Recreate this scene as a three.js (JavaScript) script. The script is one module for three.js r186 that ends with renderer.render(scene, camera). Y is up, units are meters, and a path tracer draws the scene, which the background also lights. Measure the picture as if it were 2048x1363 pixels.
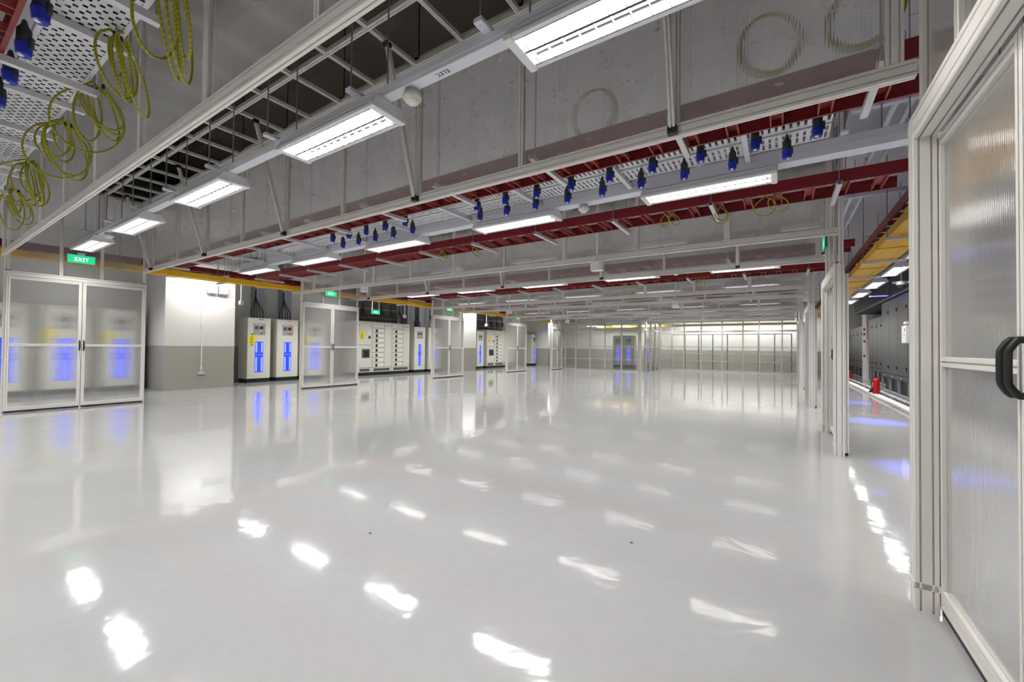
import * as THREE from 'three';
import { RoundedBoxGeometry } from 'three/addons/geometries/RoundedBoxGeometry.js';
import { mergeGeometries } from 'three/addons/utils/BufferGeometryUtils.js';
import { RectAreaLightUniformsLib } from 'three/addons/lights/RectAreaLightUniformsLib.js';
import { ImprovedNoise } from 'three/addons/math/ImprovedNoise.js';

// ---------------------------------------------------------------- camera, exposure
RectAreaLightUniformsLib.init();
const scene = new THREE.Scene();
scene.background = new THREE.Color(0x000000);
const camera = new THREE.PerspectiveCamera(2 * Math.atan(681.5 / 823.4) * 180 / Math.PI, 2048 / 1363, 0.05, 120);
camera.position.set(0, 1.2, 0);
camera.rotation.order = 'YXZ';
camera.rotation.set(0.015617, 0.576767, 0.010502);
const renderer = new THREE.WebGLRenderer();
renderer.toneMapping = THREE.LinearToneMapping;
renderer.toneMappingExposure = 1.0;
renderer.shadowMap.enabled = true;
const AISLE_LAMP = 87;      // radiance of the ceiling lamps

// ---------------------------------------------------------------- materials
let seed = 7;
const rnd = () => ((seed = (seed * 16807) % 2147483647) / 2147483647);
const lin = (r, g, b) => new THREE.Color().setRGB(r, g, b);
const std = (c, roughness = 0.5, metalness = 0, extra = {}) => new THREE.MeshStandardMaterial({ color: lin(...c), roughness, metalness, ...extra });
const noise = new ImprovedNoise();
function dataTex(w, h, fn, srgb) {
  const d = new Uint8Array(w * h * 4);
  for (let y = 0; y < h; y++) for (let x = 0; x < w; x++) {
    const c = fn(x, y), i = (y * w + x) * 4;
    d[i] = c[0]; d[i + 1] = c[1]; d[i + 2] = c[2]; d[i + 3] = c.length > 3 ? c[3] : 255;
  }
  const t = new THREE.DataTexture(d, w, h, THREE.RGBAFormat);
  t.wrapS = t.wrapT = THREE.RepeatWrapping; t.magFilter = THREE.LinearFilter; t.minFilter = THREE.LinearFilter;
  if (srgb) t.colorSpace = THREE.SRGBColorSpace;
  t.needsUpdate = true;
  return t;
}
// noise that repeats after one tile
function tiled(u, v, f, s) {
  const a = u * Math.PI * 2, b = v * Math.PI * 2, r = f / (Math.PI * 2);
  return noise.noise(Math.cos(a) * r + s, Math.sin(a) * r + Math.cos(b) * r * 1.3, Math.sin(b) * r + s * 0.37);
}
const floorBump = dataTex(512, 512, (x, y) => {
  const u = x / 512, v = y / 512;
  const h = 0.5 * tiled(u, v, 9, 3.1) + 0.34 * tiled(u, v, 21, 8.4) + 0.2 * tiled(u, v, 47, 1.7) + 0.08 * tiled(u, v, 105, 6.3);
  const k = Math.max(0, Math.min(255, 128 + 150 * h));
  return [k, k, k];
});
floorBump.repeat.set(1 / 4.2, 1 / 4.2);
const floorTone = dataTex(512, 512, (x, y) => {
  const u = x / 512, v = y / 512;
  const n = 0.6 * tiled(u, v, 5, 11.3) + 0.4 * tiled(u, v, 14, 5.2), p = tiled(u, v, 90, 2.9);
  const k = 168 + 5 * n + 2 * p;
  return [k, k, k + 1];
}, true);
floorTone.repeat.set(1 / 6.5, 1 / 6.5);
const floorRough = dataTex(256, 256, (x, y) => {
  const k = 118 + 34 * tiled(x / 256, y / 256, 7, 4.4) + 20 * tiled(x / 256, y / 256, 26, 9.4);
  return [k, k, k];
});
floorRough.repeat.set(1 / 5, 1 / 5);
const holeTex = (hw, hh, ox) => dataTex(64, 64, (x, y) => {
  // one round-ended slot per tile, the neighbouring row shifted by half a tile
  const hit = (cx, cy) => { const dx = Math.abs(((x / 64 - cx + 1.5) % 1) - 0.5), dy = Math.abs(((y / 64 - cy + 1.5) % 1) - 0.5); return dx < hw && dy < hh; };
  const k = hit(0.25, 0.3) || hit(0.75, 0.3 + ox) ? 0 : 255;
  return [k, k, k, 255];
});
const slotHoles = dataTex(64, 64, (x, y) => { const k = Math.abs(x / 64 - 0.5) < 0.19 && Math.abs(y / 64 - 0.5) < 0.41 ? 0 : 255; return [k, k, k, 255]; }); slotHoles.repeat.set(1 / 0.05, 1 / 0.125);
const roundHoles = holeTex(0.13, 0.21, 0.4); roundHoles.repeat.set(1 / 0.076, 1 / 0.05);
const earthStripe = dataTex(32, 8, (x, y) => ((x + y * 4) % 32 < 17 ? [178, 166, 26] : [134, 146, 28]), true);
earthStripe.repeat.set(50, 1);
const paneScuff = dataTex(512, 512, (x, y) => {
  const u = x / 512, v = y / 512;
  const streak = tiled(u, v * 0.25, 60, 4.1) * 0.5 + tiled(u, v, 9, 6.6) * 0.6;
  const mark = tiled(u, v, 34, 2.2) > 0.42 && tiled(u, v, 6, 7.9) > 0.05 ? 46 : 0;
  const k = Math.max(0, Math.min(255, 236 + 12 * streak - mark * 0.8));
  return [k, k, k];
});
const ALU = std([0.80, 0.77, 0.73], 0.42, 0.05);
const ALU_DARK = std([0.62, 0.59, 0.55], 0.5, 0.15);
const MIRROR_TROUGH = std([0.045, 0.045, 0.047], 0.35);
const LOUVER = std([0.14, 0.14, 0.145], 0.4);
const WHITE = std([0.78, 0.78, 0.79], 0.45);
const TRUNK = std([0.70, 0.71, 0.78], 0.4);
const STRUT = std([0.66, 0.66, 0.68], 0.4, 0.2);
const STEEL = std([0.30, 0.31, 0.34], 0.45, 0.6);
const RED = std([0.20, 0.006, 0.012], 0.42);
const RED_RUNG = std([0.34, 0.06, 0.05], 0.5);
const YELLOW = std([0.83, 0.47, 0.01], 0.4);
const BLACK = std([0.012, 0.012, 0.013], 0.45);
const DARK = std([0.035, 0.036, 0.04], 0.5);
const BLUE = std([0.012, 0.03, 0.42], 0.35);
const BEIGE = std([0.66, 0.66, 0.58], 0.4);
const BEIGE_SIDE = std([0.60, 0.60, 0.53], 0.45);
const VENT = std([0.10, 0.10, 0.09], 0.6);
const AHU = std([0.075, 0.078, 0.09], 0.38, 0.35);
const AHU_DARK = std([0.035, 0.037, 0.042], 0.5, 0.2);
const GREY_DUCT = std([0.30, 0.31, 0.35], 0.5, 0.2);
const WALL_UP = std([0.66, 0.655, 0.63], 0.75);
const WALL_LOW = std([0.34, 0.335, 0.285], 0.6);
const CEIL = std([0.74, 0.74, 0.77], 0.85);
const SLAB = std([0.46, 0.42, 0.36], 0.95);
const FIRE_RED = std([0.50, 0.012, 0.015], 0.3);
const CREAM = std([0.80, 0.77, 0.68], 0.5);
const EARTH = new THREE.MeshStandardMaterial({ map: earthStripe, roughness: 0.45 });
const YELLOW_SIGN = std([0.85, 0.75, 0.02], 0.5);
const ORANGE = std([0.85, 0.20, 0.03], 0.5);
const GREY_PANEL = std([0.42, 0.43, 0.46], 0.45);
const PANE = new THREE.MeshPhysicalMaterial({ color: lin(0.88, 0.88, 0.87), roughness: 0.09, transmission: 0.86, ior: 1.4, thickness: 0.008, specularIntensity: 0.6 });
const CURTAIN = new THREE.MeshPhysicalMaterial({ color: lin(0.92, 0.91, 0.89), roughness: 0.1, transmission: 0.88, transmissionMap: paneScuff, ior: 1.4, thickness: 0.008, specularIntensity: 0.6 });
const CLEAR = new THREE.MeshPhysicalMaterial({ color: lin(0.92, 0.93, 0.92), roughness: 0.2, transmission: 0.95, ior: 1.45, thickness: 0 });
const SLOT_TRAY = new THREE.MeshStandardMaterial({ color: lin(0.66, 0.67, 0.72), roughness: 0.45, metalness: 0.2, alphaMap: slotHoles, alphaTest: 0.5, side: THREE.DoubleSide });
const ROUND_TRAY = new THREE.MeshStandardMaterial({ color: lin(0.62, 0.63, 0.66), roughness: 0.45, metalness: 0.2, alphaMap: roundHoles, alphaTest: 0.5, side: THREE.DoubleSide });
const TUBE_GLOW = new THREE.MeshStandardMaterial({ color: lin(0.9, 0.9, 0.9), emissive: lin(1, 0.99, 0.96), emissiveIntensity: 6 });
const BLUE_GLOW = new THREE.MeshStandardMaterial({ color: lin(0.01, 0.02, 0.3), emissive: lin(0.02, 0.06, 1), emissiveIntensity: 1.15, roughness: 0.3 });
const PALE_GLOW = new THREE.MeshStandardMaterial({ color: lin(0.2, 0.25, 0.6), emissive: lin(0.22, 0.3, 1), emissiveIntensity: 1.1, roughness: 0.3 });
const FLOOR = new THREE.MeshPhysicalMaterial({ map: floorTone, roughness: 0.15, roughnessMap: floorRough, bumpMap: floorBump, bumpScale: 0.0019, specularIntensity: 1, ior: 1.5, clearcoat: 0.0 });

// ---------------------------------------------------------------- helpers
const ORD = ['', 'first', 'second', 'third', 'fourth', 'fifth', 'sixth', 'seventh', 'eighth', 'ninth', 'tenth', 'eleventh', 'twelfth', 'thirteenth', 'fourteenth', 'fifteenth', 'sixteenth'];
const ord = (n) => ORD[n];
const used = {};
const numbered = (n) => { const k = used[n] = (used[n] ?? -1) + 1; return k ? n + '_' + String(k).padStart(3, '0') : n; };
function thing(name, label, category, [x, y, z] = [0, 0, 0], turn = 0, group, kind) {
  const o = new THREE.Group(); o.name = numbered(name); o.position.set(x, y, z); o.rotation.y = turn; scene.add(o);
  if (label) o.userData.label = label;
  if (category) o.userData.category = category;
  if (group) o.userData.group = group;
  if (kind) o.userData.kind = kind;
  return o;
}
function dup(o, [x, y, z], label, turn, group) {
  const c = o.clone(); c.name = numbered(o.name.replace(/_\d+$/, '')); c.position.set(x, y, z);
  c.userData = { ...o.userData };
  if (label) c.userData.label = label;
  if (group) c.userData.group = group;
  if (turn !== undefined) c.rotation.y = turn;
  scene.add(c); return c;
}
function mesh(parent, name, geo, mat) {
  const m = new THREE.Mesh(geo, mat); m.name = name; m.castShadow = m.receiveShadow = true; parent.add(m); return m;
}
const UNIT = new THREE.BoxGeometry(1, 1, 1);
function box(parent, name, x0, x1, y0, y1, z0, z1, mat) {
  const m = mesh(parent, name, UNIT, mat);
  m.position.set((x0 + x1) / 2, (y0 + y1) / 2, (z0 + z1) / 2); m.scale.set(Math.abs(x1 - x0), Math.abs(y1 - y0), Math.abs(z1 - z0));
  return m;
}
const bg = (x0, x1, y0, y1, z0, z1) => new THREE.BoxGeometry(Math.abs(x1 - x0), Math.abs(y1 - y0), Math.abs(z1 - z0)).translate((x0 + x1) / 2, (y0 + y1) / 2, (z0 + z1) / 2);
const rcache = {};
function rbox(parent, name, x0, x1, y0, y1, z0, z1, mat, r = 0.006) {
  const s = [Math.abs(x1 - x0), Math.abs(y1 - y0), Math.abs(z1 - z0)], k = s.map((v) => v.toFixed(4)).join() + r;
  const m = mesh(parent, name, rcache[k] ??= new RoundedBoxGeometry(...s, 2, r), mat);
  m.position.set((x0 + x1) / 2, (y0 + y1) / 2, (z0 + z1) / 2); return m;
}
// aluminium extrusion: unit square section with T-slots, length 1 along z
function slotted(nx, ny, sx = 0.17, dx = 0.3, sy = 0.17, dy = 0.3) {
  const p = [], s = new THREE.Shape();
  const side = (n, w, d, at) => { for (let i = 0; i < n; i++) { const c = -0.5 + (i + 0.5) / n; p.push(at(c - w / 2, 0), at(c - w / 2, d), at(c + w / 2, d), at(c + w / 2, 0)); } };
  const b = 0.04;
  p.push([-0.5 + b, -0.5]); side(nx, sx, dx, (t, d) => [t, -0.5 + d]);
  p.push([0.5 - b, -0.5], [0.5, -0.5 + b]); side(ny, sy, dy, (t, d) => [0.5 - d, t]);
  p.push([0.5, 0.5 - b], [0.5 - b, 0.5]); side(nx, sx, dx, (t, d) => [-t, 0.5 - d]);
  p.push([-0.5 + b, 0.5], [-0.5, 0.5 - b]); side(ny, sy, dy, (t, d) => [-0.5 + d, -t]);
  p.push([-0.5, -0.5 + b]);
  p.forEach(([x, y], i) => (i ? s.lineTo(x, y) : s.moveTo(x, y))); s.closePath();
  return new THREE.ExtrudeGeometry(s, { depth: 1, bevelEnabled: false }).translate(0, 0, -0.5);
}
const P11 = slotted(1, 1), P12 = slotted(1, 2, 0.17, 0.14, 0.09, 0.26), P21 = slotted(2, 1, 0.09, 0.26, 0.17, 0.14), P22 = slotted(2, 2, 0.085, 0.16, 0.085, 0.16);
const ZA = new THREE.Vector3(0, 0, 1), V = (x, y, z) => new THREE.Vector3(x, y, z);
// bar from a to b; w = width across (horizontal), h = height
function bar(parent, name, a, b, w, h, mat = ALU, prof = P11) {
  const A = V(...a), B = V(...b), d = B.clone().sub(A), m = mesh(parent, name, prof, mat);
  m.position.copy(A).add(B).multiplyScalar(0.5);
  if (Math.abs(d.y) > Math.abs(d.x) && Math.abs(d.y) > Math.abs(d.z) * 0.999) {
    // upright: section x -> world x, section y -> world z
    m.quaternion.setFromUnitVectors(V(0, 1, 0), d.clone().normalize()).multiply(new THREE.Quaternion().setFromAxisAngle(V(1, 0, 0), -Math.PI / 2));
  } else m.quaternion.setFromRotationMatrix(new THREE.Matrix4().lookAt(d, V(0, 0, 0), V(0, 1, 0)));
  m.scale.set(w, h, d.length());
  return m;
}
const CYL = new THREE.CylinderGeometry(1, 1, 1, 10), CYL6 = new THREE.CylinderGeometry(1, 1, 1, 6);
function rod(parent, name, a, b, r, mat, geo = CYL6) {
  const A = V(...a), B = V(...b), d = B.clone().sub(A), m = mesh(parent, name, geo, mat);
  m.position.copy(A).add(B).multiplyScalar(0.5); m.quaternion.setFromUnitVectors(V(0, 1, 0), d.clone().normalize()); m.scale.set(r, d.length(), r);
  return m;
}
function tube(parent, name, pts, r, mat, seg = 40, rs = 6) {
  return mesh(parent, name, new THREE.TubeGeometry(new THREE.CatmullRomCurve3(pts.map((p) => V(...p))), seg, r, rs), mat);
}
// multiwall sheet: both faces carry fine upright ribs (pitch in metres), so what lies behind smears sideways
const sheets = {};
function sheetGeo(w, h) {
  const k = w.toFixed(3) + '_' + h.toFixed(3);
  if (sheets[k]) return sheets[k];
  const pitch = 0.016, per = 6, n = Math.max(1, Math.round(w / pitch)), N = n * per, A = 0.00012, T = 0.004;
  const pos = [], nor = [], uv = [], idx = [];
  for (const s of [1, -1]) {
    const o = pos.length / 3;
    for (let i = 0; i <= N; i++) {
      const x = -w / 2 + w * i / N, ph = 2 * Math.PI * i / per, z = s * (T + A * Math.cos(ph)), sl = A * (2 * Math.PI * n / w) * Math.sin(ph), l = Math.hypot(1, sl);
      for (const y of [0, h]) { pos.push(x, y, z); nor.push(sl / l, 0, s / l); uv.push((x + w / 2) / 1.4, y / 1.4); }
    }
    for (let i = 0; i < N; i++) { const a = o + i * 2; if (s > 0) idx.push(a, a + 2, a + 1, a + 1, a + 2, a + 3); else idx.push(a, a + 1, a + 2, a + 1, a + 3, a + 2); }
  }
  const g = new THREE.BufferGeometry();
  g.setAttribute('position', new THREE.Float32BufferAttribute(pos, 3)); g.setAttribute('normal', new THREE.Float32BufferAttribute(nor, 3)); g.setAttribute('uv', new THREE.Float32BufferAttribute(uv, 2)); g.setIndex(idx);
  return sheets[k] = g;
}
function sheet(parent, name, x0, x1, y0, y1, z, mat = PANE) {
  const m = mesh(parent, name, sheetGeo(x1 - x0, y1 - y0), mat); m.position.set((x0 + x1) / 2, y0, z); return m;
}
function canvasTex(w, h, draw) {
  const c = document.createElement('canvas'); c.width = w; c.height = h; draw(c.getContext('2d'), w, h);
  const t = new THREE.CanvasTexture(c); t.colorSpace = THREE.SRGBColorSpace; return t;
}

// ---------------------------------------------------------------- the setting
const CY = 4.1;                                    // height of the boarded ceiling
const CZ = [-1.12, -2.95, -6.32, -8.1, -11.35, -13.2, -16.4, -18.2, -21.4, -23.2];   // the hanging curtains
const struct = (name, pos) => thing(name, null, null, pos, 0, null, 'structure');
{
  const g = new THREE.PlaneGeometry(24, 40); const uv = g.attributes.uv;
  for (let i = 0; i < uv.count; i++) uv.setXY(i, uv.getX(i) * 24, uv.getY(i) * 40);
  g.rotateX(-Math.PI / 2);
  const slab = new THREE.Mesh(g, FLOOR); slab.name = 'floor'; slab.receiveShadow = true; slab.position.set(-5, 0, -12); slab.userData.kind = 'structure'; scene.add(slab);
  const wl = struct('wall_left', [-14.95, 0, 0]);
  box(wl, 'lower_paint', -0.2, 0, 0, 1.15, -30, 6, WALL_LOW); box(wl, 'upper_paint', -0.2, 0, 1.15, 6.5, -30, 6, WALL_UP);
  for (const [z0, z1] of [[-3.95, -5.55], [-15.55, -16.75], [-24.6, -26.2]]) {
    const p = struct('wall_pillar', [-13.1, 0, (z0 + z1) / 2]), h = (z0 - z1) / 2;
    box(p, 'lower_paint', -1.85, 0, 0, 1.15, -h, h, WALL_LOW); box(p, 'upper_paint', -1.85, 0, 1.15, 5.2, -h, h, WALL_UP);
  }
  const wb = struct('wall_back', [0, 0, -30]);
  box(wb, 'lower_paint', -15, 6, 0, 1.15, -0.2, 0, WALL_LOW); box(wb, 'upper_paint', -15, 6, 1.15, 6.5, -0.2, 0, WALL_UP);
  const wf = struct('wall_front', [0, 0, 6]); box(wf, 'wall_face', -15, 6, 0, 6.5, 0, 0.2, WALL_UP);
  const wr = struct('wall_right', [5.2, 0, 0]); box(wr, 'wall_face', 0, 0.2, 0, 6.5, -30, 6, AHU_DARK);
  // slab over everything, with down-stand beams in the void over the open grids
  const roof = struct('ceiling_upper', [0, 6.3, 0]); box(roof, 'slab', -15.2, 5.4, 0, 0.2, -30.2, 6.2, SLAB);
  for (const [z, d] of [[-4.4, 0.55], [-9.6, 0.55], [2.2, 0.55]]) box(roof, 'beam', -15, 5.2, -d, 0, z - 0.45, z + 0.45, SLAB);
  // boarded ceiling over the open zones between the aisles
  const zones = [[6, CZ[0]], [CZ[1], CZ[2]], [CZ[3], CZ[4]], [CZ[5], CZ[6]], [CZ[7], CZ[8]], [CZ[9], -30]];
  zones.forEach(([a, b], i) => {
    const c = struct('ceiling', [0, CY, 0]);
    if (i === 1 || i === 0) for (let x = -11.2, k = 0; x < 0.5; x += 1.2, k++) { const n = i ? 2 : 3; for (let j = 0; j < n; j++) { const z0 = a + (b - a) * j / n, z1 = a + (b - a) * (j + 1) / n; box(c, 'ceiling_panel', x + 0.005, Math.min(x + 1.195, 0.7), 0, 0.03, z0 - 0.005, z1 + 0.005, CEIL); } box(c, 'ceiling_backing', x, x + 1.2, 0.03, 0.06, a, b, CEIL); }
    else box(c, 'ceiling_board', -11.2, 0.7, 0, 0.05, a, b, CEIL);
  });
  const cl = struct('ceiling_left', [-13, CY, 0]); box(cl, 'ceiling_board', -2, 1.8, 0, 0.05, -30, 6, CEIL);
  const cr = struct('ceiling_right', [2.9, CY, 0]);
  for (let z = 6; z > -30; z -= 1.2) for (let k = 0; k < 2; k++) box(cr, 'ceiling_panel', -2.2 + k * 2.25 + 0.006, -2.2 + (k + 1) * 2.25 - 0.006, 0, 0.03, z - 1.194, z - 0.006, CEIL);
  box(cr, 'ceiling_backing', -2.2, 2.3, 0.031, 0.06, -30, 6, CEIL);
  // kerb along the cooling units
  const k = struct('kerb', [2.06, 0, 0]); rbox(k, 'kerb_stone', 0, 0.16, 0, 0.075, -29.5, -3, WALL_UP, 0.02);
}

// ---------------------------------------------------------------- lamps and trunking
const LW = 0.29, LL = 1.24;
function makeLamp(name, label, inten, detailed = true) {
  const t = thing(name, label, 'light');
  // trough: outer trapezoid, open below
  const s = new THREE.Shape();
  [[-LW / 2, 0], [-LW / 2, 0.02], [-0.10, 0.085], [0.10, 0.085], [LW / 2, 0.02], [LW / 2, 0], [0.118, 0], [0.112, 0.078], [-0.112, 0.078], [-0.118, 0]].forEach(([x, y], i) => (i ? s.lineTo(x, y) : s.moveTo(x, y)));
  s.closePath();
  const hg = new THREE.ExtrudeGeometry(s, { depth: LL - 0.06, bevelEnabled: false }).translate(0, 0, -(LL - 0.06) / 2).rotateY(Math.PI / 2);
  mesh(t, 'housing', hg, WHITE);
  for (const e of [-1, 1]) {
    const c = new THREE.Shape(); [[-LW / 2, 0], [-LW / 2, 0.02], [-0.10, 0.085], [0.10, 0.085], [LW / 2, 0.02], [LW / 2, 0]].forEach(([x, y], i) => (i ? c.lineTo(x, y) : c.moveTo(x, y)));
    const eg = new THREE.ExtrudeGeometry(c, { depth: 0.03, bevelEnabled: true, bevelThickness: 0.012, bevelSize: 0.006, bevelSegments: 2 }).translate(0, 0, -0.015).rotateY(Math.PI / 2);
    mesh(t, 'end_cap', eg, WHITE).position.x = e * (LL / 2 - 0.015);
  }
  for (const z of [-0.055, 0.055]) { const m = rod(t, 'fluorescent_tube', [-LL / 2 + 0.05, 0.067, z], [LL / 2 - 0.05, 0.067, z], 0.007, TUBE_GLOW, CYL); m.castShadow = false; }
  if (detailed) {
    box(t, 'louver_spine', -LL / 2 + 0.04, LL / 2 - 0.04, 0.002, 0.057, -0.007, 0.007, MIRROR_TROUGH);
    for (const e of [-1, 1]) box(t, 'side_reflector', -LL / 2 + 0.04, LL / 2 - 0.04, 0.002, 0.07, e * 0.110, e * 0.1115, MIRROR_TROUGH);
    for (let i = 0; i < 13; i++) { const x = -LL / 2 + 0.075 + i * (LL - 0.15) / 12; box(t, 'louver_blade', x - 0.0015, x + 0.0015, 0.002, 0.024, -0.109, 0.109, LOUVER); }
  }
  const l = new THREE.RectAreaLight(lin(1, 0.985, 0.95), inten, LL - 0.12, 0.19); l.position.set(0, 0.059, 0); l.rotation.x = -Math.PI / 2; t.add(l);
  return t;
}
const lampA = makeLamp('aisle_lamp', 'lit twin-tube louvred lamp over the aisle with the open grid', AISLE_LAMP);
lampA.userData.group = 'lamps under the open grid';
const LX = [-0.62, -2.96, -5.3, -7.64, -9.85];
lampA.position.set(LX[0], 2.85, -1.95);
['lit louvred lamp before the ELEC lettering, at the black-handled-door end', 'lit louvred lamp just past the round detector on the ELEC trunking', 'second lit lamp past the round detector on the ELEC trunking', 'lit lamp with a small detector at its end on the ELEC trunking', 'last lit lamp on the ELEC trunking, beside the green EXIT sign']
  .forEach((l, i) => { const o = i ? dup(lampA, [LX[i], 2.85, -1.95]) : lampA; o.userData.label = l; });
const lampRow = (z, dx, what, group, skip) => LX.forEach((x, k) => { if (skip && x < -6) return; dup(lampA, [x + dx, 2.85, z], `${ord(k + 1)} louvred lamp from the cooling corridor ${what}`, 0, group).name = numbered('hall_lamp'); });
lampRow(-4.65, -0.03, 'beside the blue sockets', 'lamps beside the blue sockets');
lampRow(0.55, 0, 'in the bay of coiled cables', 'lamps of the cable bay');
lampRow(3.0, 0, 'in the aisle behind the bay of coiled cables', 'lamps behind the cable bay');
lampRow(5.2, 0, 'in the last bay, along the front wall', 'lamps along the front wall');
[-7.2, -9.7, -12.3, -14.8, -17.3, -19.8, -22.3, -24.6].forEach((z, i) => lampRow(z, 0, `in the ${ord(i + 1)} lamp row past the blue sockets`, 'lamp rows past the blue sockets', z < -21));
// service corridor lamps, along z
function batten(name, label, group, pos, turn, inten, tilt, len = 1.16) {
  const t = thing(name, label, 'light', pos, turn, group), h = len / 2;
  rbox(t, 'spine', -0.03, 0.03, 0.03, 0.085, -h - 0.02, h + 0.02, WHITE, 0.008);
  rod(t, 'fluorescent_tube', [0, 0.012, -h], [0, 0.012, h], 0.013, TUBE_GLOW, CYL);
  for (const e of [-1, 1]) { rbox(t, 'tube_holder', -0.02, 0.02, -0.005, 0.04, e * h - 0.01, e * h + 0.01, WHITE, 0.004); rod(t, 'threaded_rod', [0, 0.08, e * h * 0.7], [0, CY - pos[1], e * h * 0.7], 0.005, STEEL); }
  const l = new THREE.RectAreaLight(lin(1, 0.985, 0.94), inten, 0.09, len - 0.04); l.position.set(-0.02, -0.012, 0); l.rotation.order = 'ZXY'; l.rotation.set(-Math.PI / 2, 0, -tilt); t.add(l);
}
[-4.75, -16.1, -25.2].forEach((z, i) => batten('corridor_batten', `${ord(i + 1)} bare batten lamp washing a two-tone pillar`, 'battens before the pillars', [-12.45, 2.93, z], 0, 85, 0.7));
[2.6, 0.2, -2.2, -7.1, -9.1, -11.6, -14.1, -18.3, -20.7, -23.0].forEach((z, i) => { const o = dup(lampA, [-12.55, 2.93, z], `${ord(i + 1)} louvred lamp over the switchgear corridor`, Math.PI / 2, 'lamps over the switchgear corridor'); o.name = numbered('corridor_lamp'); o.children.forEach((c) => { if (c.isLight) c.intensity = AISLE_LAMP * 1.35; }); for (const e of [-1, 1]) rod(o, 'threaded_rod', [e * 0.4, 0.085, 0], [e * 0.4, CY - 2.933, 0], 0.005, STEEL); });
for (let i = 0; i < 4; i++) batten('wall_batten', `${ord(i + 1)} batten lamp washing the far white wall`, 'battens before the far wall', [-5.0 + i * 1.9, 2.75, -28.9], -Math.PI / 2, 110, 0.8);
for (let i = 0; i < 3; i++) batten('wall_batten', `${ord(i + 1)} batten lamp of the side room behind the clear partition`, 'battens of the side room', [-11 + i * 1.9, 2.75, -27.6], -Math.PI / 2, 110, 0.8);
for (let i = 0; i < 10; i++) dup(lampA, [1.94, 2.8, -0.6 - i * 2.1], `${ord(i + 1)} lamp under the yellow duct, counted from the black-handled door`, Math.PI / 2, 'lamps along the cooling units').name = numbered('corridor_lamp');

function trunking(label, z, y, wid, hgt, x0, x1, opts = {}) {
  const t = thing('lighting_trunking', label, 'trunking', [0, y, z]);
  rbox(t, 'channel', x0, x1, 0, hgt, -wid / 2, wid / 2, TRUNK, 0.006);
  box(t, 'cover_lip', x0, x1, hgt * 0.45, hgt * 0.5, -wid / 2 - 0.003, wid / 2 + 0.003, TRUNK);
  if (opts.rods) for (let x = x1 - 0.75, k = 0; x > x0 + 0.3; x -= opts.step ?? 1.17, k++) {
    const bz = 0.11;
    rbox(t, 'hanger_bracket', x - 0.03, x + 0.03, hgt, hgt + 0.03, -wid / 2, bz + 0.03, TRUNK, 0.006);
    rod(t, 'threaded_rod', [x, hgt, bz], [x, opts.rods - y - 0.003, bz], 0.006, STEEL);
    rod(t, 'threaded_rod', [x + 0.26, hgt, 0], [x + 0.26, opts.rods - y - 0.003, 0], 0.006, STEEL);
  }
  return t;
}
const trA = trunking('pale lamp trunking lettered ELEC under the open grid', -1.93, 2.943, 0.085, 0.075, -11, 0.5, { rods: 6.3 });
{
  const tex = canvasTex(256, 96, (c, w, h) => { c.fillStyle = '#d9d9e2'; c.fillRect(0, 0, w, h); c.fillStyle = '#1b1b1f'; c.font = 'bold 72px sans-serif'; c.textAlign = 'center'; c.textBaseline = 'middle'; c.fillText('ELEC', w / 2, h / 2 + 4); });
  const g = new THREE.PlaneGeometry(0.17, 0.062); const m = mesh(trA, 'lettering', g, new THREE.MeshStandardMaterial({ map: tex, roughness: 0.5 }));
  m.rotation.set(Math.PI / 2, 0, Math.PI); m.position.set(-1.80, -0.001, 0); m.userData.label = 'black ELEC lettering on pale trunking';
}
trunking('wide pale lamp trunking beside the blue sockets', -4.64, 2.943, 0.15, 0.14, -11, 1.22, { rods: CY, step: 1.16 });
{ const t = trunking('pale lamp trunking along the cooling units', 0, 2.893, 0.085, 0.075, 0.2, 20.5, { rods: CY, step: 2.1 }); t.position.set(1.94, 2.893, 0); t.rotation.y = Math.PI / 2; }
for (const [z, l] of [[3.0, 'pale lamp trunking behind the bay of coiled cables'], [5.2, 'pale lamp trunking along the front wall']]) trunking(l, z, 2.943, 0.085, 0.075, -10.95, 0.5, { rods: CY, step: 2.34 });
trunking('pale lamp trunking in the bay of coiled cables', 0.55, 2.943, 0.15, 0.14, -11, 0.5, { rods: CY });
for (const [z, l] of [[-7.2, 'pale lamp trunking over the second exit aisle'], [-9.7, 'pale lamp trunking in the bay past the second exit aisle']]) trunking(l, z, 2.943, 0.085, 0.075, -10.95, 0.5, { rods: z > -8 ? 6.3 : CY, step: 2.34 });
[-12.3, -14.8, -17.3, -19.8, -22.3, -24.6].forEach((z, i) => { const t = trunking(`pale lamp trunking of the ${ord(i + 3)} lamp row past the blue sockets`, z, 2.943, 0.085, 0.075, z < -21 ? -5.8 : -10.95, 0.5, { rods: i % 2 ? CY : 6.3, step: 2.34 }); t.userData.group = 'far lamp trunking'; });
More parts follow.
